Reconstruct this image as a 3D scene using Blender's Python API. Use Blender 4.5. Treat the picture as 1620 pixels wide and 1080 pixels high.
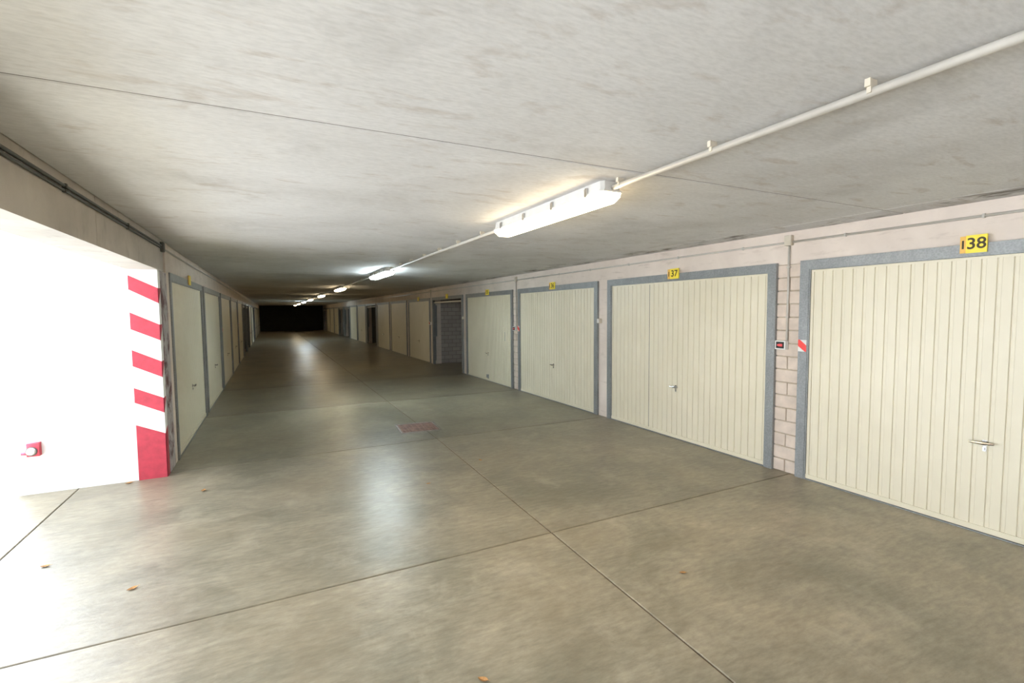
import bpy, bmesh, math, random
from mathutils import Matrix, Vector
random.seed(7)
for o in list(bpy.data.objects):
    bpy.data.objects.remove(o)
scene = bpy.context.scene
COL = scene.collection

# ------------------------------------------------------------------ camera
cam_d = bpy.data.cameras.new('camera')
cam = bpy.data.objects.new('camera', cam_d)
COL.objects.link(cam)
R_ = Vector((0.89485164, -0.44628226, -0.00852504))
U_ = Vector((0.03520797, 0.05153127, 0.99805056))
F_ = Vector((0.44497296, 0.89340734, -0.06182553))
M = Matrix((R_, U_, -F_)).transposed().to_4x4()
M.translation = Vector((0, 0, 1.678))
cam.matrix_world = M
cam_d.sensor_fit = 'HORIZONTAL'
cam_d.sensor_width = 36.0
cam_d.lens = 761.95 / 1620 * 36.0
cam_d.clip_start = 0.05
cam_d.clip_end = 300
scene.camera = cam

# ------------------------------------------------------------------ world, sun, exposure
world = bpy.data.worlds.new('sky')
scene.world = world
world.use_nodes = True
bg = world.node_tree.nodes['Background']
bg.inputs['Color'].default_value = (0.86, 0.93, 1.0, 1)
bg.inputs['Strength'].default_value = 3.4
sun_d = bpy.data.lights.new('sun', 'SUN')
sun = bpy.data.objects.new('sun', sun_d)
COL.objects.link(sun)
sun_d.energy = 50.0
sun_d.color = (0.83, 0.93, 1.09)
sun_d.angle = math.radians(4.0)
sun.rotation_euler = Vector((-0.30, 0.42, -0.86)).to_track_quat('-Z', 'Y').to_euler()
sun.location = (8, -8, 12)
vs = scene.view_settings
vs.view_transform = 'Standard'
vs.look = 'None'
vs.exposure = 0.0
vs.gamma = 1.0
vs.use_curve_mapping = False
cy = scene.cycles
cy.max_bounces = 12
cy.diffuse_bounces = 8
cy.glossy_bounces = 4
cy.caustics_reflective = False
cy.sample_clamp_indirect = 12.0
LAMP_WARM = 26.0
LAMP_COOL = 88.0

# ------------------------------------------------------------------ dimensions
XR, XL = 4.656, -1.007       # front planes of the door frames
WR, WL = 4.69, -1.035        # wall faces
H = 2.454
YW = 5.99                    # face of the striped wall end
YB, YE = -6.2, 52.5          # back and far ends
XLAMP = 1.837
R_CEN = [1.60 + 3.04 * k for k in range(17)]
R_OPEN = {4, 8, 11, 12, 16}
L_CEN = [8.0 + 3.03 * k for k in range(15)]
L_OPEN = {5, 6, 9}
DW, DH = 2.79, 2.15

# ------------------------------------------------------------------ material helpers
def new_mat(name):
    m = bpy.data.materials.new(name)
    m.use_nodes = True
    nt = m.node_tree
    b = nt.nodes['Principled BSDF']
    return m, nt, b

def nd(nt, t, **kw):
    n = nt.nodes.new(t)
    for k, v in kw.items():
        setattr(n, k, v)
    return n

def wpos(nt, scale=(1, 1, 1), rot=(0, 0, 0)):
    g = nd(nt, 'ShaderNodeNewGeometry')
    mp = nd(nt, 'ShaderNodeMapping')
    mp.inputs['Scale'].default_value = scale
    mp.inputs['Rotation'].default_value = rot
    nt.links.new(g.outputs['Position'], mp.inputs['Vector'])
    return mp.outputs['Vector']

def noise(nt, vec, scale, detail=4, rough=0.55, dist=0.0):
    n = nd(nt, 'ShaderNodeTexNoise')
    n.inputs['Scale'].default_value = scale
    n.inputs['Detail'].default_value = detail
    n.inputs['Roughness'].default_value = rough
    n.inputs['Distortion'].default_value = dist
    nt.links.new(vec, n.inputs['Vector'])
    return n.outputs['Fac']

def ramp(nt, fac, stops):
    r = nd(nt, 'ShaderNodeValToRGB')
    e = r.color_ramp.elements
    while len(e) < len(stops):
        e.new(0.5)
    for i, (p, c) in enumerate(stops):
        e[i].position = p
        e[i].color = (c[0], c[1], c[2], 1) if not isinstance(c, (int, float)) else (c, c, c, 1)
    nt.links.new(fac, r.inputs['Fac'])
    return r.outputs['Color']

def mix(nt, fac, a, b, mode='MIX'):
    n = nd(nt, 'ShaderNodeMix', data_type='RGBA', blend_type=mode)
    for sock, v in ((n.inputs['Factor'], fac), (n.inputs[6], a), (n.inputs[7], b)):
        if isinstance(v, bpy.types.NodeSocket):
            nt.links.new(v, sock)
        elif isinstance(v, (int, float)):
            sock.default_value = v
        else:
            sock.default_value = (v[0], v[1], v[2], 1)
    return n.outputs[2]

def bump(nt, b, height, strength, dist=0.01):
    n = nd(nt, 'ShaderNodeBump')
    n.inputs['Strength'].default_value = strength
    n.inputs['Distance'].default_value = dist
    nt.links.new(height, n.inputs['Height'])
    nt.links.new(n.outputs['Normal'], b.inputs['Normal'])

def simple(name, col, rough=0.5, metal=0.0, var=0.08, scale=18.0):
    m, nt, b = new_mat(name)
    f = noise(nt, wpos(nt), scale, 4)
    lo = tuple(c * (1 - var) for c in col)
    hi = tuple(min(1, c * (1 + var)) for c in col)
    nt.links.new(ramp(nt, f, [(0.3, lo), (0.7, hi)]), b.inputs['Base Color'])
    b.inputs['Roughness'].default_value = rough
    b.inputs['Metallic'].default_value = metal
    return m

def mat_floor(name, tone):
    m, nt, b = new_mat(name)
    v = wpos(nt)
    big = noise(nt, v, 0.95, 8, 0.66, 0.45)
    mid = noise(nt, wpos(nt, (0.8, 1.7, 1), (0, 0, 0.35)), 2.6, 9, 0.68, 0.35)
    fine = noise(nt, wpos(nt, (0.7, 2.2, 1), (0, 0, 0.35)), 13, 8, 0.7)
    c1 = ramp(nt, mid, [(0.24, (0.200, 0.174, 0.124)), (0.50, (0.270, 0.236, 0.172)), (0.70, (0.390, 0.345, 0.262))])
    c2 = ramp(nt, big, [(0.36, (0.150, 0.144, 0.108)), (0.50, (0.280, 0.248, 0.185)), (0.64, (0.400, 0.343, 0.250))])
    c = mix(nt, 0.5, c1, c2)
    c = mix(nt, 0.6, c, ramp(nt, fine, [(0.34, 0.66), (0.66, 1.32)]), 'MULTIPLY')
    # dusty pale scuffs and rust-coloured patches
    du = noise(nt, wpos(nt, (1.4, 1, 1)), 1.7, 8, 0.7, 0.3)
    c = mix(nt, ramp(nt, du, [(0.55, 0.0), (0.70, 0.45)]), c, (0.47, 0.42, 0.33))
    ru = noise(nt, wpos(nt, (1, 1, 1), (0, 0, 1.0)), 1.1, 8, 0.66, 0.2)
    c = mix(nt, ramp(nt, ru, [(0.50, 0.0), (0.78, 0.75)]), c, (0.205, 0.165, 0.108))
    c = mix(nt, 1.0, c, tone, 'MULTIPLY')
    nt.links.new(c, b.inputs['Base Color'])
    r = ramp(nt, mid, [(0.25, 0.30), (0.75, 0.40)])
    nt.links.new(r, b.inputs['Roughness'])
    b.inputs['Specular IOR Level'].default_value = 0.55
    wav = noise(nt, wpos(nt, (1.0, 2.8, 1)), 5.5, 6, 0.62, 0.3)
    bump(nt, b, wav, 0.34, 0.01)
    return m

def mat_ceiling():
    m, nt, b = new_mat('ceiling_concrete')
    st = noise(nt, wpos(nt, (1.0, 9.0, 1), (0, 0, 0.12)), 6.0, 6, 0.62, 0.3)
    big = noise(nt, wpos(nt), 0.8, 5, 0.6, 0.5)
    sp = noise(nt, wpos(nt, (1, 2.6, 1), (0, 0, 0.12)), 3.4, 5, 0.6, 0.4)
    c = ramp(nt, big, [(0.36, (0.585, 0.575, 0.572)), (0.64, (0.70, 0.695, 0.70))])
    c = mix(nt, 0.45, c, ramp(nt, st, [(0.25, 0.84), (0.72, 1.05)]), 'MULTIPLY')
    c = mix(nt, ramp(nt, sp, [(0.57, 0.0), (0.74, 0.6)]), c, (0.40, 0.335, 0.285))
    fl = noise(nt, wpos(nt, (1, 3.0, 1), (0, 0, 0.12)), 26, 5, 0.6)
    c = mix(nt, 0.5, c, ramp(nt, fl, [(0.30, 0.80), (0.60, 1.06)]), 'MULTIPLY')
    dk = noise(nt, wpos(nt, (1, 0.8, 1)), 1.6, 6, 0.65, 0.2)
    c = mix(nt, ramp(nt, dk, [(0.56, 0.0), (0.74, 0.4)]), c, (0.34, 0.33, 0.32))
    # rust stains along the right wall edge: shape of their own
    sx = nd(nt, 'ShaderNodeSeparateXYZ')
    nt.links.new(wpos(nt), sx.inputs[0])
    edge = nd(nt, 'ShaderNodeMapRange')
    edge.inputs[1].default_value = 4.15
    edge.inputs[2].default_value = 4.5
    nt.links.new(sx.outputs['X'], edge.inputs[0])
    s2 = noise(nt, wpos(nt, (2.5, 1, 1)), 1.9, 5, 0.65, 0.4)
    mul = nd(nt, 'ShaderNodeMath', operation='MULTIPLY')
    nt.links.new(edge.outputs[0], mul.inputs[0])
    nt.links.new(ramp(nt, s2, [(0.55, 0.0), (0.68, 1.0)]), mul.inputs[1])
    c = mix(nt, mul.outputs[0], c, (0.10, 0.08, 0.06))
    nt.links.new(c, b.inputs['Base Color'])
    b.inputs['Roughness'].default_value = 0.75
    b.inputs['Specular IOR Level'].default_value = 0.3
    bump(nt, b, st, 0.25, 0.004)
    return m

def mat_wall(name, lo, hi, stain, streak=(1, 1, 5)):
    m, nt, b = new_mat(name)
    a = noise(nt, wpos(nt), 2.2, 6, 0.6, 0.3)
    s = noise(nt, wpos(nt, streak), 3.0, 6, 0.65, 0.3)
    c = ramp(nt, a, [(0.3, lo), (0.7, hi)])
    c = mix(nt, ramp(nt, s, [(0.56, 0.0), (0.76, 0.7)]), c, stain)
    nt.links.new(c, b.inputs['Base Color'])
    b.inputs['Roughness'].default_value = 0.85
    bump(nt, b, noise(nt, wpos(nt), 30, 4), 0.25, 0.004)
    return m

def mat_galv():
    m, nt, b = new_mat('galvanised_steel')
    v = nd(nt, 'ShaderNodeTexVoronoi')
    v.inputs['Scale'].default_value = 70
    nt.links.new(wpos(nt), v.inputs['Vector'])
    n = noise(nt, wpos(nt, (1, 1, 0.5)), 9, 5)
    c = ramp(nt, v.outputs['Distance'], [(0.1, (0.215, 0.224, 0.226)), (0.8, (0.285, 0.294, 0.295))])
    c = mix(nt, 0.5, c, ramp(nt, n, [(0.3, 0.75), (0.7, 1.2)]), 'MULTIPLY')
    nt.links.new(c, b.inputs['Base Color'])
    b.inputs['Metallic'].default_value = 0.35
    b.inputs['Roughness'].default_value = 0.48
    return m

def mat_cream():
    m, nt, b = new_mat('cream_painted_steel')
    n = noise(nt, wpos(nt), 1.6, 4)
    c = ramp(nt, n, [(0.3, (0.655, 0.600, 0.455)), (0.7, (0.70, 0.645, 0.500))])
    nt.links.new(c, b.inputs['Base Color'])
    b.inputs['Roughness'].default_value = 0.42
    return m

def mat_worn():
    m, nt, b = new_mat('worn_red_paint_smears')
    n = noise(nt, wpos(nt, (1, 1.2, 1.0)), 3.6, 7, 0.65, 0.5)
    base = ramp(nt, noise(nt, wpos(nt), 9, 5), [(0.35, (0.36, 0.33, 0.33)), (0.65, (0.50, 0.46, 0.45))])
    c = mix(nt, ramp(nt, n, [(0.47, 0.0), (0.58, 1.0)]), base, (0.115, 0.045, 0.045))
    nt.links.new(c, b.inputs['Base Color'])
    b.inputs['Roughness'].default_value = 0.8
    return m

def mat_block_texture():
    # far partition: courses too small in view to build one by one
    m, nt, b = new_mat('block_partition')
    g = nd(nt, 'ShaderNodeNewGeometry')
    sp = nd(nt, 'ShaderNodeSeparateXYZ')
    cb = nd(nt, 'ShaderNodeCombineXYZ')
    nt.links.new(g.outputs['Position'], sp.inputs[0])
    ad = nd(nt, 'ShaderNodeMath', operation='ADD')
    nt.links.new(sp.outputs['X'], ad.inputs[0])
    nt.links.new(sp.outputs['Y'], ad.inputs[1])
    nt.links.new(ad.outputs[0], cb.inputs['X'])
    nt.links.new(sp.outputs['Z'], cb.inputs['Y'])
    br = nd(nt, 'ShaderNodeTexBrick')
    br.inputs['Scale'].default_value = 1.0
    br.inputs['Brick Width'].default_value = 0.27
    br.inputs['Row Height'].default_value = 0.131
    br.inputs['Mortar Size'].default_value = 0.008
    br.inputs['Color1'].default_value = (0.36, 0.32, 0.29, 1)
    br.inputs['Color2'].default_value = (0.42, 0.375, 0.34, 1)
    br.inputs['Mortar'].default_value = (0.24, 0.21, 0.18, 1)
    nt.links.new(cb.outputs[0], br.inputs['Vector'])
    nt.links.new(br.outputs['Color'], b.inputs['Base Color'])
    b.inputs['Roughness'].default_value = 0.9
    return m

def mat_partition_shade():  # far box partitions coloured dark to paint in their unlit interiors
    return mat_wall('partition_painted_shade', (0.10, 0.09, 0.08), (0.14, 0.125, 0.11), (0.08, 0.07, 0.06))

def mat_lamp(name, col, strength):
    m, nt, b = new_mat(name)
    b.inputs['Base Color'].default_value = (0.85, 0.85, 0.82, 1)
    b.inputs['Emission Color'].default_value = (*col, 1)
    b.inputs['Emission Strength'].default_value = strength
    b.inputs['Roughness'].default_value = 0.4
    return m

MT = dict(
    floor0=mat_floor('polished_concrete', (1.10, 1.09, 1.06)), floor1=mat_floor('polished_concrete_dimmed', (0.93, 0.93, 0.91)),
    floor2=mat_floor('polished_concrete_dimmer', (0.76, 0.78, 0.75)), floor3=mat_floor('polished_concrete_dimmest', (0.60, 0.60, 0.56)),  # same concrete, dimmed in colour for the deeper slabs
    ceil=mat_ceiling(), galv=mat_galv(), cream=mat_cream(), part=mat_block_texture(), worn=mat_worn(), partshade=mat_partition_shade(),
    joint=simple('joint_filler', (0.150, 0.108, 0.072), 0.85, 0, 0.4, 9),
    wall=mat_wall('pink_grey_concrete', (0.62, 0.535, 0.465), (0.73, 0.64, 0.56), (0.45, 0.37, 0.31)),
    beam=mat_wall('raw_beam_concrete', (0.40, 0.365, 0.325), (0.52, 0.48, 0.43), (0.27, 0.235, 0.20), (3, 3, 1)),
    white=mat_wall('white_limewash', (0.88, 0.88, 0.87), (0.90, 0.90, 0.89), (0.87, 0.87, 0.86)),
    pale=mat_wall('pale_ground_concrete', (0.58, 0.57, 0.55), (0.66, 0.65, 0.63), (0.52, 0.505, 0.485)),
    block=simple('concrete_block', (0.60, 0.505, 0.425), 0.9, 0, 0.12, 9),
    ceiljoint=simple('ceiling_joint_filler', (0.20, 0.185, 0.18), 0.9, 0, 0.25, 16),
    mortar=simple('mortar', (0.44, 0.37, 0.28), 0.95, 0, 0.15, 22),
    red=simple('red_paint', (0.52, 0.045, 0.075), 0.6, 0, 0.15, 14),
    redold=simple('worn_dark_red_paint', (0.16, 0.055, 0.055), 0.8, 0, 0.5, 11),
    pipe=simple('grey_plastic_conduit', (0.50, 0.47, 0.42), 0.45, 0, 0.06),
    darkpipe=simple('dark_cable', (0.09, 0.09, 0.08), 0.6, 0, 0.1),
    lampbody=simple('lamp_housing_grey', (0.62, 0.60, 0.57), 0.5, 0, 0.04),
    chrome=simple('chrome', (0.50, 0.49, 0.48), 0.24, 1.0, 0.05),
    dark=simple('dark_gap', (0.02, 0.02, 0.02), 0.7, 0, 0.1),
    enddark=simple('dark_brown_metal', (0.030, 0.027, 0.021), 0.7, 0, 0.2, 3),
    yellow=simple('yellow_plate', (0.88, 0.70, 0.05), 0.45, 0, 0.05),
    orange=simple('orange_plate', (0.78, 0.45, 0.09), 0.5, 0, 0.08),
    numeral=simple('black_numeral', (0.05, 0.035, 0.01), 0.6, 0, 0.1),
    plastic=simple('white_plastic', (0.70, 0.69, 0.66), 0.4, 0, 0.03),
    beige=simple('beige_plastic', (0.58, 0.52, 0.42), 0.5, 0, 0.05),
    redglow=simple('red_pilot', (0.80, 0.09, 0.09), 0.3, 0, 0.05),
    redsign=simple('signal_red', (0.78, 0.05, 0.04), 0.4, 0, 0.05),
    rust=simple('rusty_iron', (0.21, 0.125, 0.095), 0.75, 0.2, 0.35, 14),
    rim=simple('worn_iron_rim', (0.24, 0.22, 0.19), 0.55, 0.5, 0.25, 14),
    leaf=simple('dry_leaf_brown', (0.48, 0.25, 0.09), 0.8, 0, 0.25, 60),
    warm=mat_lamp('lamp_diffuser_warm', (1.0, 0.80, 0.50), LAMP_WARM),
    cool=mat_lamp('lamp_diffuser_cool', (0.80, 0.95, 1.0), LAMP_COOL),
)

# ------------------------------------------------------------------ mesh helpers
class MB:
    def __init__(self):
        self.v, self.f = [], []

    def add(self, vs_, fs):
        o = len(self.v)
        self.v += [tuple(p) for p in vs_]
        self.f += [tuple(i + o for i in f) for f in fs]
        return self

    def box(self, x0, x1, y0, y1, z0, z1):
        return self.add([(x0, y0, z0), (x1, y0, z0), (x1, y1, z0), (x0, y1, z0), (x0, y0, z1), (x1, y0, z1), (x1, y1, z1), (x0, y1, z1)],
                        [(0, 3, 2, 1), (4, 5, 6, 7), (0, 1, 5, 4), (1, 2, 6, 5), (2, 3, 7, 6), (3, 0, 4, 7)])

    def frust(self, q0, q1):
        """two matching rings of points joined to a closed solid"""
        n = len(q0)
        fs = [(i, (i + 1) % n, n + (i + 1) % n, n + i) for i in range(n)]
        fs += [tuple(range(n - 1, -1, -1)), tuple(range(n, 2 * n))]
        return self.add(list(q0) + list(q1), fs)

    def cbox(self, x0, x1, y0, y1, z0, z1, c):
        """box with every edge chamfered along z-ends (top and bottom rims)"""
        def ring(a, z):
            return [(x0 + a, y0 + a, z), (x1 - a, y0 + a, z), (x1 - a, y1 - a, z), (x0 + a, y1 - a, z)]
        rs = [ring(c, z0), ring(0, z0 + c), ring(0, z1 - c), ring(c, z1)]
        vs_ = sum(rs, [])
        fs = [(3, 2, 1, 0), (12, 13, 14, 15)]
        for k in range(3):
            for i in range(4):
                j = (i + 1) % 4
                fs.append((4 * k + i, 4 * k + j, 4 * k + 4 + j, 4 * k + 4 + i))
        return self.add(vs_, fs)

    def tube(self, p0, p1, r, n=10, r1=None):
        p0, p1 = Vector(p0), Vector(p1)
        d = (p1 - p0).normalized()
        a = d.orthogonal().normalized()
        b = d.cross(a)
        r1 = r if r1 is None else r1
        k0 = [p0 + (a * math.cos(t) + b * math.sin(t)) * r for t in [2 * math.pi * i / n for i in range(n)]]
        k1 = [p1 + (a * math.cos(t) + b * math.sin(t)) * r1 for t in [2 * math.pi * i / n for i in range(n)]]
        return self.frust(k0, k1)

    def mesh(self, name, mat):
        me = bpy.data.meshes.new(name)
        me.from_pydata(self.v, [], self.f)
        bm = bmesh.new()
        bm.from_mesh(me)
        bmesh.ops.recalc_face_normals(bm, faces=bm.faces)
        bm.to_mesh(me)
        bm.free()
        me.materials.append(mat)
        return me

    def build(self, name, mat, parent=None, smooth=False):
        me = self.mesh(name, mat)
        if smooth:
            for p in me.polygons:
                p.use_smooth = len(p.vertices) == 4
        return link(name, me, parent)

def link(name, me, parent=None, loc=(0, 0, 0), rot=None):
    o = bpy.data.objects.new(name, me)
    COL.objects.link(o)
    if parent is not None:
        o.parent = parent
    o.location = loc
    if rot is not None:
        o.rotation_euler = rot
    return o

def tag(o, label, cat, group=None, kind=None):
    if label:
        o['label'] = label
    if cat:
        o['category'] = cat
    if group:
        o['group'] = group
    if kind:
        o['kind'] = kind
    return o

def thing(name, label, cat, loc=(0, 0, 0), rz=0.0, group=None, kind=None):
    o = link(name, None, None, loc, (0, 0, rz))
    o.empty_display_size = 0.1
    return tag(o, label, cat, group, kind)

def struct(o):
    o['kind'] = 'structure'
    return o

# ------------------------------------------------------------------ floor: slabs with filled joints
base = MB()
base.box(WL - 0.3, 9.9, YB, YW, -0.30, -0.007)
base.box(-7.2, 9.9, YW, 54.0, -0.30, -0.007)
floor = struct(base.build('floor', MT['joint']))

def xb(y):
    return 1.775 + 0.024 * min(y, 6.0)

def slab(q, z0=-0.05, z1=0.0, c=0.004, g=0.005, mat='floor0', parent=None, name='floor_slab'):
    """quad footprint (x,y) ccw, shrunk by half the joint, chamfered on top"""
    cx = sum(p[0] for p in q) / 4
    cy_ = sum(p[1] for p in q) / 4
    def ring(a, z):
        return [(x + (a if x < cx else -a), y + (a if y < cy_ else -a), z) for x, y in q]
    rs = [ring(g, z0), ring(g, z1 - c), ring(g + c, z1)]
    fs = [(3, 2, 1, 0), (8, 9, 10, 11)]
    for k in range(2):
        for i in range(4):
            j = (i + 1) % 4
            fs.append((4 * k + i, 4 * k + j, 4 * k + 4 + j, 4 * k + 4 + i))
    return MB().add(sum(rs, []), fs).build(name, MT[mat], parent)

rows = [YB, 0.03, 3.065, 6.115, 9.15, 12.2, 15.2, 21.3, 27.4, 33.5, 39.6, 45.7, 54.0]
for a, b_ in zip(rows[:-1], rows[1:]):
    lx = -1.735 if b_ < 6.2 else -7.0
    tone = 'floor0' if b_ < 3.2 else 'floor1' if b_ < 6.2 else 'floor2' if b_ < 9.2 else 'floor3'  # slab tones step darker with depth, painting in the corridor's light falloff
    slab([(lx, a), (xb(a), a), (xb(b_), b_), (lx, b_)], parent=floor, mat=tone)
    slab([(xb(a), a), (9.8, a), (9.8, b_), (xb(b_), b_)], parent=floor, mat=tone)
    if b_ < 6.2:
        slab([(-4.6, a), (-1.735, a), (-1.735, min(b_, 6.0)), (-4.6, min(b_, 6.0))], parent=floor)
# ramp yard outside the opening
gm = MB().box(-9.0, -4.6, -14.0, YW, -0.3, -0.004).box(-4.6, WL - 0.3, -14.0, YB, -0.3, -0.004)
struct(gm.build('ground_yard', MT['pale']))
struct(MB().box(-9.3, -9.0, -14.0, 6.3, -0.3, 3.4).build('wall_yard_bounce', MT['pale']))  # unseen wall added to bounce sunlight in onto the doors

# ------------------------------------------------------------------ ceiling: base slab and precast panels
cb_ = MB().box(-1.275, 9.9, YB, YW, H + 0.012, 2.80).box(-1.275, 9.9, YW, 54.0, H + 0.012, 2.80).box(-7.2, -1.275, YW + 0.35, 54.0, H + 0.012, 2.80)
ceiling = struct(cb_.build('ceiling', MT['ceil']))
crow = [YB, -3.25, -0.55, 2.155, 4.86] + [4.86 + 2.7 * k for k in range(1, 18)] + [YE]
for a, b_ in zip(crow[:-1], crow[1:]):
    if b_ - a < 0.3:
        continue
    MB().box(XL + 0.01, WR - 0.01, b_ - 0.004, b_ + 0.004, H + 0.003, H + 0.03).build('joint_filler', MT['ceiljoint'], ceiling)
    dz = random.uniform(-0.0015, 0.0015)
    for (x0, x1) in ((XL, 4.35), (4.35, WR)):
        MB().cbox(x0 + 0.002, x1 - 0.002, a + 0.004, b_ - 0.004, H + dz, H + 0.03, 0.006).build('ceiling_panel', MT['ceil'], ceiling)

# ------------------------------------------------------------------ right wall
wr = MB()
wr.box(WR, 4.95, YB, YE, DH - 0.02, H + 0.012)
edges = []
prev = YB
masonry = {0, 2}
for k, c in enumerate(R_CEN):
    lo, hi = c - DW / 2, c + DW / 2
    if k == 0:
        wr.box(WR, 4.95, YB, lo + 0.02, 0, DH - 0.02)
    nxt = R_CEN[k + 1] - DW / 2 if k + 1 < len(R_CEN) else YE
    if k not in masonry:
        wr.box(WR, 4.95, hi - 0.02, nxt + 0.02, 0, DH - 0.02)
    edges.append((hi, nxt))
wall_r = struct(wr.build('wall_right', MT['wall']))
for k in masonry:
    lo, hi = edges[k]
    lo -= 0.03
    hi += 0.03
    MB().box(WR + 0.012, 4.95, lo, hi, 0, DH - 0.02).build('mortar_bed', MT['mortar'], wall_r)
    n = 16
    ch = (DH - 0.02) / n
    half = None
    for r in range(n):
        z0, z1 = r * ch + 0.005, (r + 1) * ch - 0.005
        mid = (lo + hi) / 2 + random.uniform(-0.006, 0.006)
        spans = [(lo, hi)] if r % 2 else [(lo, mid - 0.005), (mid + 0.005, hi)]
        for (a, b_) in spans:
            d = random.uniform(-0.004, 0.003)
            bb = MB()
            q = [(a, z0), (b_, z0), (b_, z1), (a, z1)]
            s = 0.004
            qi = [(a + s, z0 + s), (b_ - s, z0 + s), (b_ - s, z1 - s), (a + s, z1 - s)]
            bb.frust([(WR + d, y, z) for y, z in qi], [(WR + d + s, y, z) for y, z in q])
            bb.frust([(WR + d + s, y, z) for y, z in q], [(WR + 0.02, y, z) for y, z in q])
            bb.build('block', MT['block'], wall_r)
# shell behind the garages
struct(MB().box(9.7, 9.95, YB, 54.0, 0, H + 0.012).build('wall_garage_back', MT['part']))
struct(MB().box(-1.275, 9.7, YB - 0.2, YB, -0.3, 2.8).build('wall_back', MT['wall']))

# ------------------------------------------------------------------ left side: beam, striped wall end, lintel wall
bm_ = MB()
for a, b_ in ((YB, 4.072), (4.078, YW + 0.25)):
    bm_.box(-1.275, XL, a, b_, 2.131, H + 0.012)
bm_.box(-1.27, XL - 0.006, 4.072, 4.078, 2.136, H)
beam = struct(bm_.build('beam_left', MT['beam']))
wl = struct(MB().box(-9.0, -1.02, YW, 6.44, 0, 2.131).box(-9.0, -1.275, YW, 6.44, 2.131, 3.4).build('wall_left', MT['white']))
struct(MB().box(-1.30, -1.022, 6.44, 6.62, 0, H + 0.012).build('wall_left_jamb', MT['wall']))

wl2 = MB()
wl2.box(-1.30, WL, 6.6, YE, DH - 0.02, H + 0.012)
for k, c in enumerate(L_CEN):
    hi = c + DW / 2
    nxt = L_CEN[k + 1] - DW / 2 if k + 1 < len(L_CEN) else YE
    wl2.box(-1.30, WL, hi - 0.02, nxt + 0.02, 0, DH - 0.02)
struct(wl2.build('wall_left_garages', MT['wall']))
struct(MB().box(-7.2, -6.95, 6.3, 54.0, 0, H + 0.012).build('wall_left_outer', MT['part']))
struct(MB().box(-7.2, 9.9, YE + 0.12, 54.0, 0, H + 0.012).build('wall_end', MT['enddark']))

# red paint stripes wrapping the wall end
XF = -1.02
stripes = [(2.072, 1.930, 1.945, 1.792), (1.703, 1.535, 1.575, 1.415), (1.327, 1.165, 1.200, 1.038), (0.945, 0.795, 0.825, 0.672), (0.568, 0.0, 0.456, 0.0)]
for i, (tl, bl, tr, br) in enumerate(stripes):
    s = MB()
    e = 0.0015
    s.frust([(-1.262, YW - e, bl), (XF + e, YW - e, br), (XF + e, YW - e, tr), (-1.262, YW - e, tl)],
            [(-1.262, YW + 0.003, bl), (XF + e, YW + 0.003, br), (XF + e, YW + 0.003, tr), (-1.262, YW + 0.003, tl)])
    if i < 4:
        s.frust([(XF + e, YW - e, br), (XF + e, YW + 0.10, tr - 0.03), (XF + e, YW + 0.10, tr + 0.005), (XF + e, YW - e, tr)],
                [(XF - 0.003, YW - e, br), (XF - 0.003, YW + 0.10, tr - 0.03), (XF - 0.003, YW + 0.10, tr + 0.005), (XF - 0.003, YW - e, tr)])
    else:
        s.frust([(XF + e, YW - e, 0), (XF + e, YW + 0.12, 0), (XF + e, YW + 0.12, 0.52), (XF + e, YW - e, tr)],
                [(XF - 0.003, YW - e, 0), (XF - 0.003, YW + 0.12, 0), (XF - 0.003, YW + 0.12, 0.52), (XF - 0.003, YW - e, tr)])
    s.build('red_stripe', MT['red'], wl)
MB().box(XF - 0.003, XF + 0.0012, YW + 0.11, 6.44, 0.0, 2.128).build('worn_paint', MT['worn'], wl)

# ------------------------------------------------------------------ garage doors
P = 0.0875
NS = 29
LW = NS * P / 2
def slat_profile():
    return [(0.0, 0.009), (0.005, 0.009), (0.008, 0.0), (0.064, 0.0), (0.067, 0.0025), (0.0845, 0.0025), (0.0875, 0.009), (0.0875, 0.014), (0.0, 0.014)]
Z0, Z1 = 0.055, 2.035
XLEAF = 0.022
sp_ = MB().frust([(x, y, Z0) for y, x in slat_profile()], [(x, y, Z1) for y, x in slat_profile()])
ME_SLAT = sp_.mesh('slat', MT['cream'])
def leaf_mesh():
    m = MB()
    for k in range(NS):
        pr = [(y + k * P - LW, x) for y, x in slat_profile()]
        m.frust([(x, y, Z0) for y, x in pr], [(x, y, Z1) for y, x in pr])
    return m.mesh('leaf', MT['cream'])
ME_LEAF = leaf_mesh()
hw = DW / 2
fw = 0.088
def post_mesh(s):
    y0, y1 = (-hw, -hw + fw) if s < 0 else (hw - fw, hw)
    m = MB()
    m.box(0, 0.075, y0, y1, 0, DH)
    yi = y1 if s < 0 else y0
    d = 0.012 if s < 0 else -0.012
    m.box(0.006, 0.07, min(yi, yi + d), max(yi, yi + d), 0, DH - 0.085)
    return m.mesh('frame_post', MT['galv'])
ME_POST = {s: post_mesh(s) for s in (-1, 1)}
ME_HEAD = MB().box(0.0, 0.075, -hw + fw, hw - fw, DH - 0.085, DH).box(0.008, 0.07, -hw + fw, hw - fw, DH - 0.094, DH - 0.085).mesh('frame_header', MT['galv'])
oy = hw - fw - 0.013
def border():
    m = MB()
    m.box(XLEAF - 0.003, XLEAF + 0.02, -oy, -LW, 0.02, 2.054)
    m.box(XLEAF - 0.003, XLEAF + 0.02, LW, oy, 0.02, 2.054)
    m.box(XLEAF - 0.003, XLEAF + 0.02, -LW, LW, Z1, 2.054)
    return m.mesh('leaf_border', MT['cream'])
ME_BORDER = border()
ME_RAIL = MB().box(XLEAF - 0.010, XLEAF + 0.02, -oy, oy, 0.014, Z0).mesh('bottom_rail', MT['cream'])
ME_SILL = MB().box(0.004, 0.06, -oy, oy, 0.001, 0.010).mesh('threshold', MT['galv'])
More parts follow.
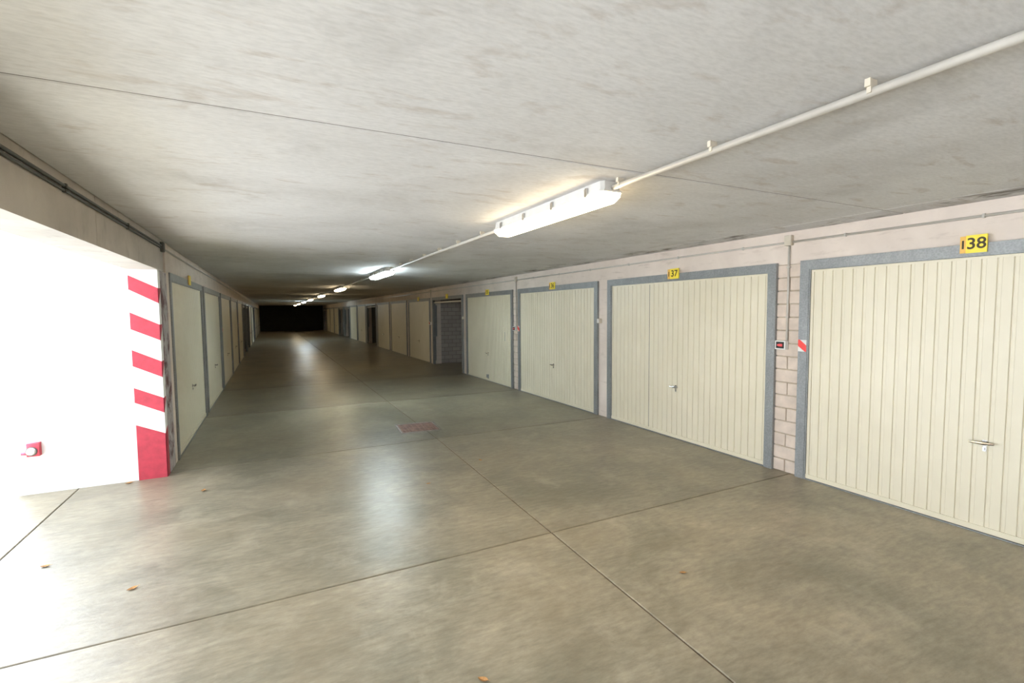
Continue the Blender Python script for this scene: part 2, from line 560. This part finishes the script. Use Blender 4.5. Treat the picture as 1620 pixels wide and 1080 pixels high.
def handle_meshes():
    a = MB().tube((XLEAF - 0.004, 0, 0), (XLEAF + 0.001, 0, 0), 0.022, 16)
    a.tube((XLEAF - 0.030, 0, 0), (XLEAF - 0.004, 0, 0), 0.009, 10)
    lev = MB()
    pts = [(-0.062, 0.006, 0.007), (-0.03, 0.002, 0.010), (0.0, 0.0, 0.0125), (0.035, 0.0, 0.011), (0.078, -0.002, 0.0075)]
    for (y0, z0, r0), (y1, z1, r1) in zip(pts[:-1], pts[1:]):
        lev.tube((XLEAF - 0.034, y0, z0), (XLEAF - 0.034, y1, z1), r0, 8, r1)
    key = MB().box(XLEAF - 0.004, XLEAF + 0.001, -0.011, 0.011, -0.062, -0.026).box(XLEAF - 0.012, XLEAF - 0.004, -0.003, 0.003, -0.055, -0.035)
    return a.mesh('handle', MT['chrome']), lev.mesh('lever', MT['chrome']), key.mesh('key_plate', MT['chrome'])
ME_H, ME_LEV, ME_KEY = handle_meshes()
ME_ARM = MB().tube((0.09, 0, 0.12), (0.09, 0, 1.95), 0.016, 8).box(0.08, 0.14, -0.02, 0.02, 0.9, 1.9).mesh('lift_arm', MT['galv'])

def garage_door(x, c, rz, label, group, detail, is_open=False):
    d = thing('garage_door', label, 'garage door', (x, c, 0), rz, group, 'thing')
    for s in (-1, 1):
        link('frame_post', ME_POST[s], d)
    link('frame_header', ME_HEAD, d)
    if is_open:
        # the leaf swung up under the ceiling of the box
        lf = link('leaf', ME_LEAF, d, (0.03, 0, 2.01), (0, math.radians(87.0), 0))
        link('leaf_border', ME_BORDER, lf)
        link('bottom_rail', ME_RAIL, lf)
        for s in (-1, 1):
            link('lift_arm', ME_ARM, d, (0, s * (hw - 0.06), 0))
        return d
    if detail:
        for k in range(NS):
            link('slat', ME_SLAT, d, (XLEAF, k * P - LW, 0))
    else:
        link('leaf', ME_LEAF, d, (XLEAF, 0, 0))
    link('leaf_border', ME_BORDER, d)
    link('bottom_rail', ME_RAIL, d)
    link('threshold', ME_SILL, d)
    h = link('handle', ME_H, d, (0, -0.02, 0.682))
    link('lever', ME_LEV, h)
    link('key_plate', ME_KEY, h)
    return d

ORD = ['first', 'second', 'third', 'fourth', 'fifth', 'sixth', 'seventh', 'eighth', 'ninth', 'tenth', 'eleventh', 'twelfth', 'thirteenth', 'fourteenth', 'fifteenth', 'sixteenth', 'seventeenth']
rlab = {0: 'large cream ribbed garage door under the yellow 138 sign, cut by the picture edge',
        1: 'cream ribbed garage door under the yellow 137 sign, beside the block pillar',
        2: 'cream ribbed garage door under the yellow 136 sign',
        3: 'cream ribbed garage door under the yellow 135 sign, next to the open garage',
        4: 'raised garage door with grey frame over the open box next to the 135 door'}
for k, c in enumerate(R_CEN):
    op = k in R_OPEN
    lab = rlab.get(k) or (('open garage box with raised door, ' if op else 'dim cream garage door, ') + ORD[k] + ' of the right row counting from the 138 door')
    d = garage_door(XR, c, 0, lab, 'garage doors of the right row', k < 4, op)
    if k == 1:
        MB().box(XLEAF + 0.002, XLEAF + 0.0085, 0.4795, 0.4865, Z0, Z1).build('seam', MT['rim'], d)
    if k == 3:
        MB().box(XLEAF - 0.016, XLEAF, -0.05, -0.01, 0.06, 0.16).box(XLEAF - 0.016, XLEAF, 0.03, 0.06, 0.07, 0.15).build('floor_latch', MT['galv'], d)
        MB().box(XLEAF - 0.004, XLEAF + 0.001, -0.98, -0.965, 1.02, 1.22).build('slot', MT['galv'], d)
llab = {0: 'cream ribbed garage door right behind the red and white striped wall end'}
for k, c in enumerate(L_CEN):
    op = k in L_OPEN
    lab = llab.get(k) or (('open garage with raised door, ' if op else 'dim cream garage door, ') + ORD[k] + ' of the left row from the striped wall')
    garage_door(XL, c, math.pi, lab, 'garage doors of the left row', False, op)

# partitions of the open boxes
for k in sorted(R_OPEN):
    for s in (-1, 1):
        if s == -1 and (k - 1) in R_OPEN:
            continue
        y = R_CEN[k] + s * (DW / 2 + 0.02)
        struct(MB().box(4.95, 9.7, min(y, y + s * 0.1), max(y, y + s * 0.1), 0, H + 0.012).build('wall_partition', MT['part' if k == 4 else 'partshade']))
for k in sorted(L_OPEN):
    for s in (-1, 1):
        if s == -1 and (k - 1) in L_OPEN:
            continue
        y = L_CEN[k] + s * (DW / 2 + 0.02)
        struct(MB().box(-6.95, -1.30, min(y, y + s * 0.1), max(y, y + s * 0.1), 0, H + 0.012).build('wall_partition', MT['partshade']))

# ------------------------------------------------------------------ far end gate
g = thing('end_gate', 'dark brown gate closing the far end of the corridor', 'gate', (0, YE, 0))
gx0, gx1 = XL + 0.01, XR - 0.02
for r in range(4):
    for q in range(4):
        a = gx0 + 0.06 + (gx1 - gx0 - 0.12) * q / 4
        b_ = gx0 + 0.06 + (gx1 - gx0 - 0.12) * (q + 1) / 4
        MB().box(a + 0.01, b_ - 0.01, 0.02, 0.06, 0.03 + r * 0.585, 0.03 + (r + 1) * 0.585 - 0.02).build('panel', MT['enddark'], g)
for a, b_ in ((gx0, gx0 + 0.06), (gx1 - 0.06, gx1)):
    MB().box(a, b_, 0.0, 0.08, 0, 2.42).build('gate_post', MT['enddark'], g)
MB().box(gx0 + 0.06, gx1 - 0.06, 0, 0.08, 2.36, 2.42).build('gate_header', MT['enddark'], g)

# ------------------------------------------------------------------ number signs
def text_mesh(txt, size, mat, depth=0.001):
    cu = bpy.data.curves.new('numeral', 'FONT')
    cu.body = txt
    cu.size = size
    cu.align_x = 'CENTER'
    cu.align_y = 'CENTER'
    cu.extrude = depth
    cu.offset = 0.0016
    to = bpy.data.objects.new('numeral_source', cu)
    COL.objects.link(to)
    dg = bpy.context.evaluated_depsgraph_get()
    me = bpy.data.meshes.new_from_object(to.evaluated_get(dg))
    bpy.data.objects.remove(to)
    me.materials.clear()
    me.materials.append(mat)
    me.name = 'numeral'
    return me
TXT_ROT = Matrix(((0, 0, -1), (-1, 0, 0), (0, 1, 0))).to_euler()
def number_sign(x, y, rz, txt, label, w=0.19, hgt=0.13, z=2.147):
    sg = thing('number_sign', label, 'sign', (x, y, z), rz, 'yellow number plates over the garage doors')
    MB().box(-0.012, -0.001, -w / 2, w / 2 * 0.55, -hgt / 2, hgt / 2).build('plate', MT['yellow'], sg)
    st = MB()
    st.box(-0.010, -0.001, w / 2 * 0.55 + 0.001, w / 2, -hgt / 2 + 0.002, hgt / 2 - 0.004)
    st.build('side_strip', MT['orange'], sg)
    if txt:
        yc = -w / 2 + (w * 0.775) / 2
        me = text_mesh(txt[1:], hgt * 0.88, MT['numeral'])
        link('numeral', me, sg, (-0.0128, yc, 0.0), TXT_ROT)
        me = text_mesh(txt[0], hgt * 0.66, MT['numeral'])
        link('numeral', me, sg, (-0.0108, w / 2 * 0.775, -0.004), TXT_ROT)
    return sg
for k, (t, yy, w) in enumerate([('138', 1.69, 0.155), ('137', 4.66, 0.19), ('136', 7.66, 0.20), ('135', 10.66, 0.20)]):
    number_sign(XR, yy, 0, t, 'yellow plate with black number %s %s' % (t, ['on the header cut by the picture edge', 'on the door header beside the block pillar', 'on the third door header from the picture edge', 'on the door header next to the open garage'][k]), w)
for y, lab in ((13.64, 'dull yellow number plate over the open garage next to the 135 door'), (16.75, 'small dim yellow number plate over the door past the open garage')):
    number_sign(XR, y, 0, None, lab)
number_sign(XL, L_CEN[0], math.pi, None, 'small yellowish number plate seen edge on over the door behind the striped wall end')

# ------------------------------------------------------------------ ceiling lamps
LAMPS = [(3.13 + 6.02 * k, 'cool' if k in (1, 5) else 'warm') for k in range(8)]
LL = 0.775
def lamp_meshes():
    hs = MB()
    def ring(hw_, l, z):
        c = 0.02
        return [(-hw_, -l + c, z), (-hw_ + c, -l, z), (hw_ - c, -l, z), (hw_, -l + c, z), (hw_, l - c, z), (hw_ - c, l, z), (-hw_ + c, l, z), (-hw_, l - c, z)]
    hs.frust(ring(0.068, LL - 0.01, 0.0), ring(0.074, LL, -0.055))
    hs.frust(ring(0.084, LL + 0.006, -0.055), ring(0.084, LL + 0.006, -0.066))
    df = MB()
    df.frust(ring(0.080, LL, -0.066), ring(0.078, LL - 0.004, -0.085))
    df.frust(ring(0.078, LL - 0.004, -0.085), ring(0.056, LL - 0.035, -0.118))
    cl = MB().box(-0.006, 0.006, -0.014, 0.014, -0.075, -0.025).box(-0.004, 0.010, -0.010, 0.010, -0.03, -0.018)
    return hs.mesh('housing', MT['lampbody']), {k: None for k in ()}, df, cl.mesh('clip', MT['chrome'])
ME_HOUS, _, DF, ME_CLIP = lamp_meshes()
ME_DIFF = {k: DF.mesh('diffuser', MT[k]) for k in ('warm', 'cool')}
for k, (y, col) in enumerate(LAMPS):
    lab = ['long warm white fluorescent lamp, the nearest and largest on the ceiling',
           'cool bluish white fluorescent lamp, second along the ceiling'][k] if k < 2 else \
        '%s white fluorescent lamp, %s along the ceiling row' % (col, ORD[k])
    t = thing('fluorescent_lamp', lab, 'lamp', (XLAMP + 0.015, y, H), 0, 'fluorescent lamps along the ceiling')
    link('housing', ME_HOUS, t)
    link('diffuser', ME_DIFF[col], t)
    if k < 3:
        for yy in (-0.62, -0.21, 0.21, 0.62):
            link('clip', ME_CLIP, t, (-0.080, yy, 0))
            link('clip', ME_CLIP, t, (0.080, yy, 0), (0, 0, math.pi))

# conduit feeding the lamps
ends = [YB + 0.02] + [v for y, _ in LAMPS for v in (y - LL - 0.002, y + LL + 0.002)]
ZP = H - 0.040
for k in range(0, len(ends) - 1, 2):
    a, b_ = ends[k], ends[k + 1]
    lab = 'grey ceiling conduit running from the nearest lamp to the picture edge' if k == 0 else 'grey ceiling conduit between the %s and %s lamps of the row' % (ORD[k // 2 - 1], ORD[k // 2])
    t = thing('ceiling_conduit', lab, 'conduit', (XLAMP + 0.02, a, ZP), 0, 'conduits between the ceiling lamps')
    MB().tube((0, 0, 0), (0, b_ - a, 0), 0.0155, 14).build('pipe', MT['pipe'], t, True)
    step = 0.66 if k < 4 else 1.5
    yy = b_ - 0.07
    if k > 4:
        continue
    while yy > max(a, -0.6) + 0.05:
        m = MB().box(-0.019, 0.019, yy - a - 0.007, yy - a + 0.007, -0.006, 0.040)
        m.box(-0.028, -0.018, yy - a - 0.009, yy - a + 0.009, 0.014, 0.040)
        m.build('clip', MT['beige'], t)
        yy -= step

# ------------------------------------------------------------------ right wall conduit, junction boxes, switches
segs = [YB + 0.05, 3.125 - 0.036, 3.125 + 0.036, 9.17 - 0.036, 9.17 + 0.036, 15.3 - 0.036, 15.3 + 0.036, 30.0]
ZC = 2.347
names = ['over the 138 door', 'over the 137 and 136 doors', 'over the 135 door and the open garage', 'over the far doors of the right row']
for k in range(4):
    a, b_ = segs[2 * k], segs[2 * k + 1]
    t = thing('wall_conduit', 'thin grey conduit along the concrete lintel ' + names[k], 'conduit', (WR - 0.011, a, ZC), 0, 'thin conduits along the right lintel')
    MB().tube((0, 0, 0), (0, b_ - a, 0), 0.0105, 10).build('pipe', MT['pipe'], t, True)
    yy = max(a, 0.2) + 0.5
    while yy < min(b_, 12):
        MB().box(-0.014, 0.011, yy - a - 0.007, yy - a + 0.007, -0.015, 0.015).build('clip', MT['pipe'], t)
        yy += 0.95
def switch_set(y, where, full=True):
    j = thing('junction_box', 'beige junction box high on the wall ' + where, 'junction box', (WR, y, ZC + 0.018), 0, 'junction boxes on the right wall')
    MB().cbox(-0.045, -0.001, -0.036, 0.036, -0.05, 0.05, 0.004).build('body', MT['beige'], j)
    MB().box(-0.049, -0.045, -0.030, 0.030, -0.044, 0.044).build('cover', MT['beige'], j)
    d = thing('drop_conduit', 'thin vertical conduit dropping to the switch ' + where, 'conduit', (WR - 0.016, y, 0), 0, 'vertical conduits down to the switches')
    MB().tube((0, 0, 1.362), (0, 0, ZC - 0.033), 0.0105, 10).build('pipe', MT['pipe'], d, True)
    for z in (1.6, 2.1):
        MB().box(-0.014, 0.015, -0.016, 0.016, z - 0.007, z + 0.007).build('clip', MT['pipe'], d)
    s = thing('light_switch', 'white surface light switch with red rocker ' + where, 'switch', (WR, y + 0.045, 1.315), 0, 'surface light switches on the right wall')
    MB().cbox(-0.055, -0.006, -0.055, 0.055, -0.045, 0.045, 0.004).build('box', MT['plastic'], s)
    MB().box(-0.058, -0.055, -0.042, 0.042, -0.033, 0.033).build('recess', MT['dark'], s)
    MB().box(-0.066, -0.058, -0.028, 0.010, -0.014, 0.012).box(-0.063, -0.058, 0.010, 0.028, -0.010, 0.008).build('rocker', MT['redglow'], s)
switch_set(3.125, 'on the nearest block pillar, beside the 138 door')
switch_set(9.17, 'on the second block pillar, beside the 136 door')
switch_set(15.3, 'just past the open garage of the right row')

def warn_plate(x, y, rz, label, z=1.32, w=0.082, h=0.115):
    t = thing('warning_plate', label, 'warning plate', (x, y, z), rz, 'red and white plates on the door frames')
    MB().box(-0.003, -0.0005, -w / 2, w / 2, -h / 2, h / 2).build('plate', MT['plastic'], t)
    q = [(w / 2, h / 2), (w / 2, 0.008), (-w / 2, -h / 2 + 0.004), (-w / 2, -0.006)]
    q = [(w / 2, h / 2), (w / 2 * 0.55, h / 2), (-w / 2, 0.004), (-w / 2, -h / 2), (-w / 2 * 0.7, -h / 2), (w / 2, -0.004)]
    MB().frust([(-0.0042, y_, z_) for y_, z_ in q], [(-0.003, y_, z_) for y_, z_ in q]).build('red_band', MT['redsign'], t)
fy = DW / 2 - 0.043
warn_plate(XR, R_CEN[0] + fy, 0, 'red and white striped plate on the 138 door frame beside the switch')
warn_plate(XR, R_CEN[2] + fy, 0, 'small red and white plate on the frame of the 136 door')
warn_plate(XR, R_CEN[5] - fy, 0, 'tiny red and white plate on the frame past the open garage')
warn_plate(XL, L_CEN[2] - fy, math.pi, 'tiny pale plate between the second and third doors of the left row')
warn_plate(XL, L_CEN[4] - fy, math.pi, 'tiny pale plate between the fourth and fifth doors of the left row')
for y, lab in ((6.27, 'small beige wall socket between the 136 and 137 doors'), (12.36, 'small pale wall socket between the 135 door and the open garage')):
    t = thing('wall_socket', lab, 'socket', (WR, y - 0.03, 1.52), 0, 'small wall sockets between the right doors')
    MB().cbox(-0.052, -0.001, -0.032, 0.032, -0.036, 0.036, 0.004).build('body', MT['beige'], t)
    MB().box(-0.055, -0.052, -0.024, 0.024, -0.028, 0.028).build('cover', MT['plastic'], t)

# ------------------------------------------------------------------ cables along the beam
for (z, r, x, mat, lab) in ((2.392, 0.009, XL + 0.010, 'darkpipe', 'upper dark cable running along the top of the concrete beam'),
                            (2.366, 0.008, XL + 0.009, 'darkpipe', 'lower dark conduit running along the top of the concrete beam')):
    t = thing('beam_conduit', lab, 'conduit', (x, YB + 0.02, z), 0, 'cables along the left beam')
    MB().tube((0, 0, 0), (0, 6.12 - YB, 0), r, 10).build('pipe', MT[mat], t, True)
    for yy in (0.8, 2.2, 3.5, 4.8):
        MB().box(-r, r + 0.003, yy - YB - 0.012, yy - YB + 0.012, -r - 0.002, r + 0.002).build('clip', MT['darkpipe'], t)
t = thing('wall_conduit', 'thin conduit along the lintel over the left row of doors', 'conduit', (WL + 0.011, 6.2, 2.385), 0)
MB().tube((0, 0, 0), (0, 30, 0), 0.0105, 8).build('pipe', MT['pipe'], t, True)
t = thing('junction_box', 'small dark junction box at the end of the beam cables', 'junction box', (XL, 6.16, 2.38), 0)
MB().cbox(-0.01, 0.03, -0.035, 0.035, -0.05, 0.05, 0.004).build('body', MT['darkpipe'], t)
MB().box(0.03, 0.033, -0.028, 0.028, -0.04, 0.04).build('cover', MT['darkpipe'], t)

# ------------------------------------------------------------------ red wall box on the white wall
t = thing('alarm_box', 'small red wall box with a round white cap on the white wall', 'wall box', (-2.03, YW, 0.43), 0)
MB().box(-0.045, 0.045, -0.055, -0.001, -0.06, 0.065).build('body', MT['red'], t)
MB().tube((-0.01, -0.055, -0.01), (-0.01, -0.085, -0.01), 0.036, 18, 0.028).build('cap', MT['plastic'], t)
MB().tube((-0.01, -0.056, -0.01), (-0.01, -0.060, -0.01), 0.043, 18).build('ring', MT['darkpipe'], t)
MB().tube((-0.09, -0.03, -0.03), (-0.045, -0.03, -0.03), 0.016, 10).build('cable_gland', MT['red'], t)

# ------------------------------------------------------------------ drain cover
t = thing('drain_cover', 'rusty square iron drain cover set in the floor', 'drain cover', (1.86, 6.85, 0.0), math.radians(-4))
s, w = 0.29, 0.03
MB().box(-s, s, -s, -s + w, 0.0005, 0.006).box(-s, s, s - w, s, 0.0005, 0.006).box(-s, -s + w, -s + w, s - w, 0.0005, 0.006).box(s - w, s, -s + w, s - w, 0.0005, 0.006).build('rim', MT['rim'], t)
MB().box(-s + w + 0.004, s - w - 0.004, -s + w + 0.004, s - w - 0.004, 0.0005, 0.003).build('plate', MT['rust'], t)
gm = MB()
n = 11
iw = 2 * (s - w - 0.012)
for a in range(n):
    for b_ in range(n):
        x = -iw / 2 + iw * (a + 0.5) / n
        y = -iw / 2 + iw * (b_ + 0.5) / n
        gm.box(x - 0.013, x + 0.013, y - 0.013, y + 0.013, 0.003, 0.0065)
gm.build('raised_studs', MT['rust'], t)

# ------------------------------------------------------------------ dry leaves on the floor
def leaf_shape(sc):
    prof = [(-1.0, 0.0), (-0.6, 0.42), (-0.1, 0.55), (0.4, 0.40), (0.8, 0.16), (1.0, 0.0)]
    m = MB()
    vs_ = []
    for u, h in prof:
        zz = 0.25 * u * u
        vs_ += [(u * sc, -h * sc, (zz + 0.35 * h) * sc), (u * sc, 0, zz * sc), (u * sc, h * sc, (zz + 0.35 * h) * sc)]
    top = len(vs_)
    vs2 = [(x, y, z + 0.0012) for x, y, z in vs_]
    fs = []
    for i in range(len(prof) - 1):
        for j in (0, 1):
            a = 3 * i + j
            fs.append((a, a + 1, a + 4, a + 3))
            fs.append((top + a, top + a + 3, top + a + 4, top + a + 1))
    m.add(vs_ + vs2, fs)
    m.tube((-1.35 * sc, 0, 0.3 * sc), (-0.95 * sc, 0, 0.24 * sc), 0.04 * sc, 5)
    return m
leaves = [(-0.638, 5.34, 0.035, 'orange dry leaf on the floor in front of the striped wall end'),
          (-1.414, 4.20, 0.028, 'small dry leaf on the bright floor near the opening'),
          (-0.823, 3.60, 0.030, 'dry leaf on the pale floor just behind the long cross joint'),
          (2.06, 4.965, 0.026, 'small dry leaf beside the lengthwise floor joint, toward the 137 door'),
          (1.321, 4.515, 0.022, 'tiny dry leaf near the lamp reflection on the floor'),
          (2.297, 2.19, 0.022, 'small dry leaf on the front right slab'),
          (0.806, 1.945, 0.026, 'dry leaf at the bottom edge of the picture'),
          (-1.33, 5.93, 0.035, 'orange dry leaf against the foot of the white wall')]
for x, y, sc, lab in leaves:
    o = leaf_shape(sc).build('dry_leaf', MT['leaf'])
    o.location = (x, y, 0.0005)
    o.rotation_euler = (0, 0, random.uniform(0, 6.28))
    tag(o, lab, 'leaf', 'dry leaves scattered on the floor')
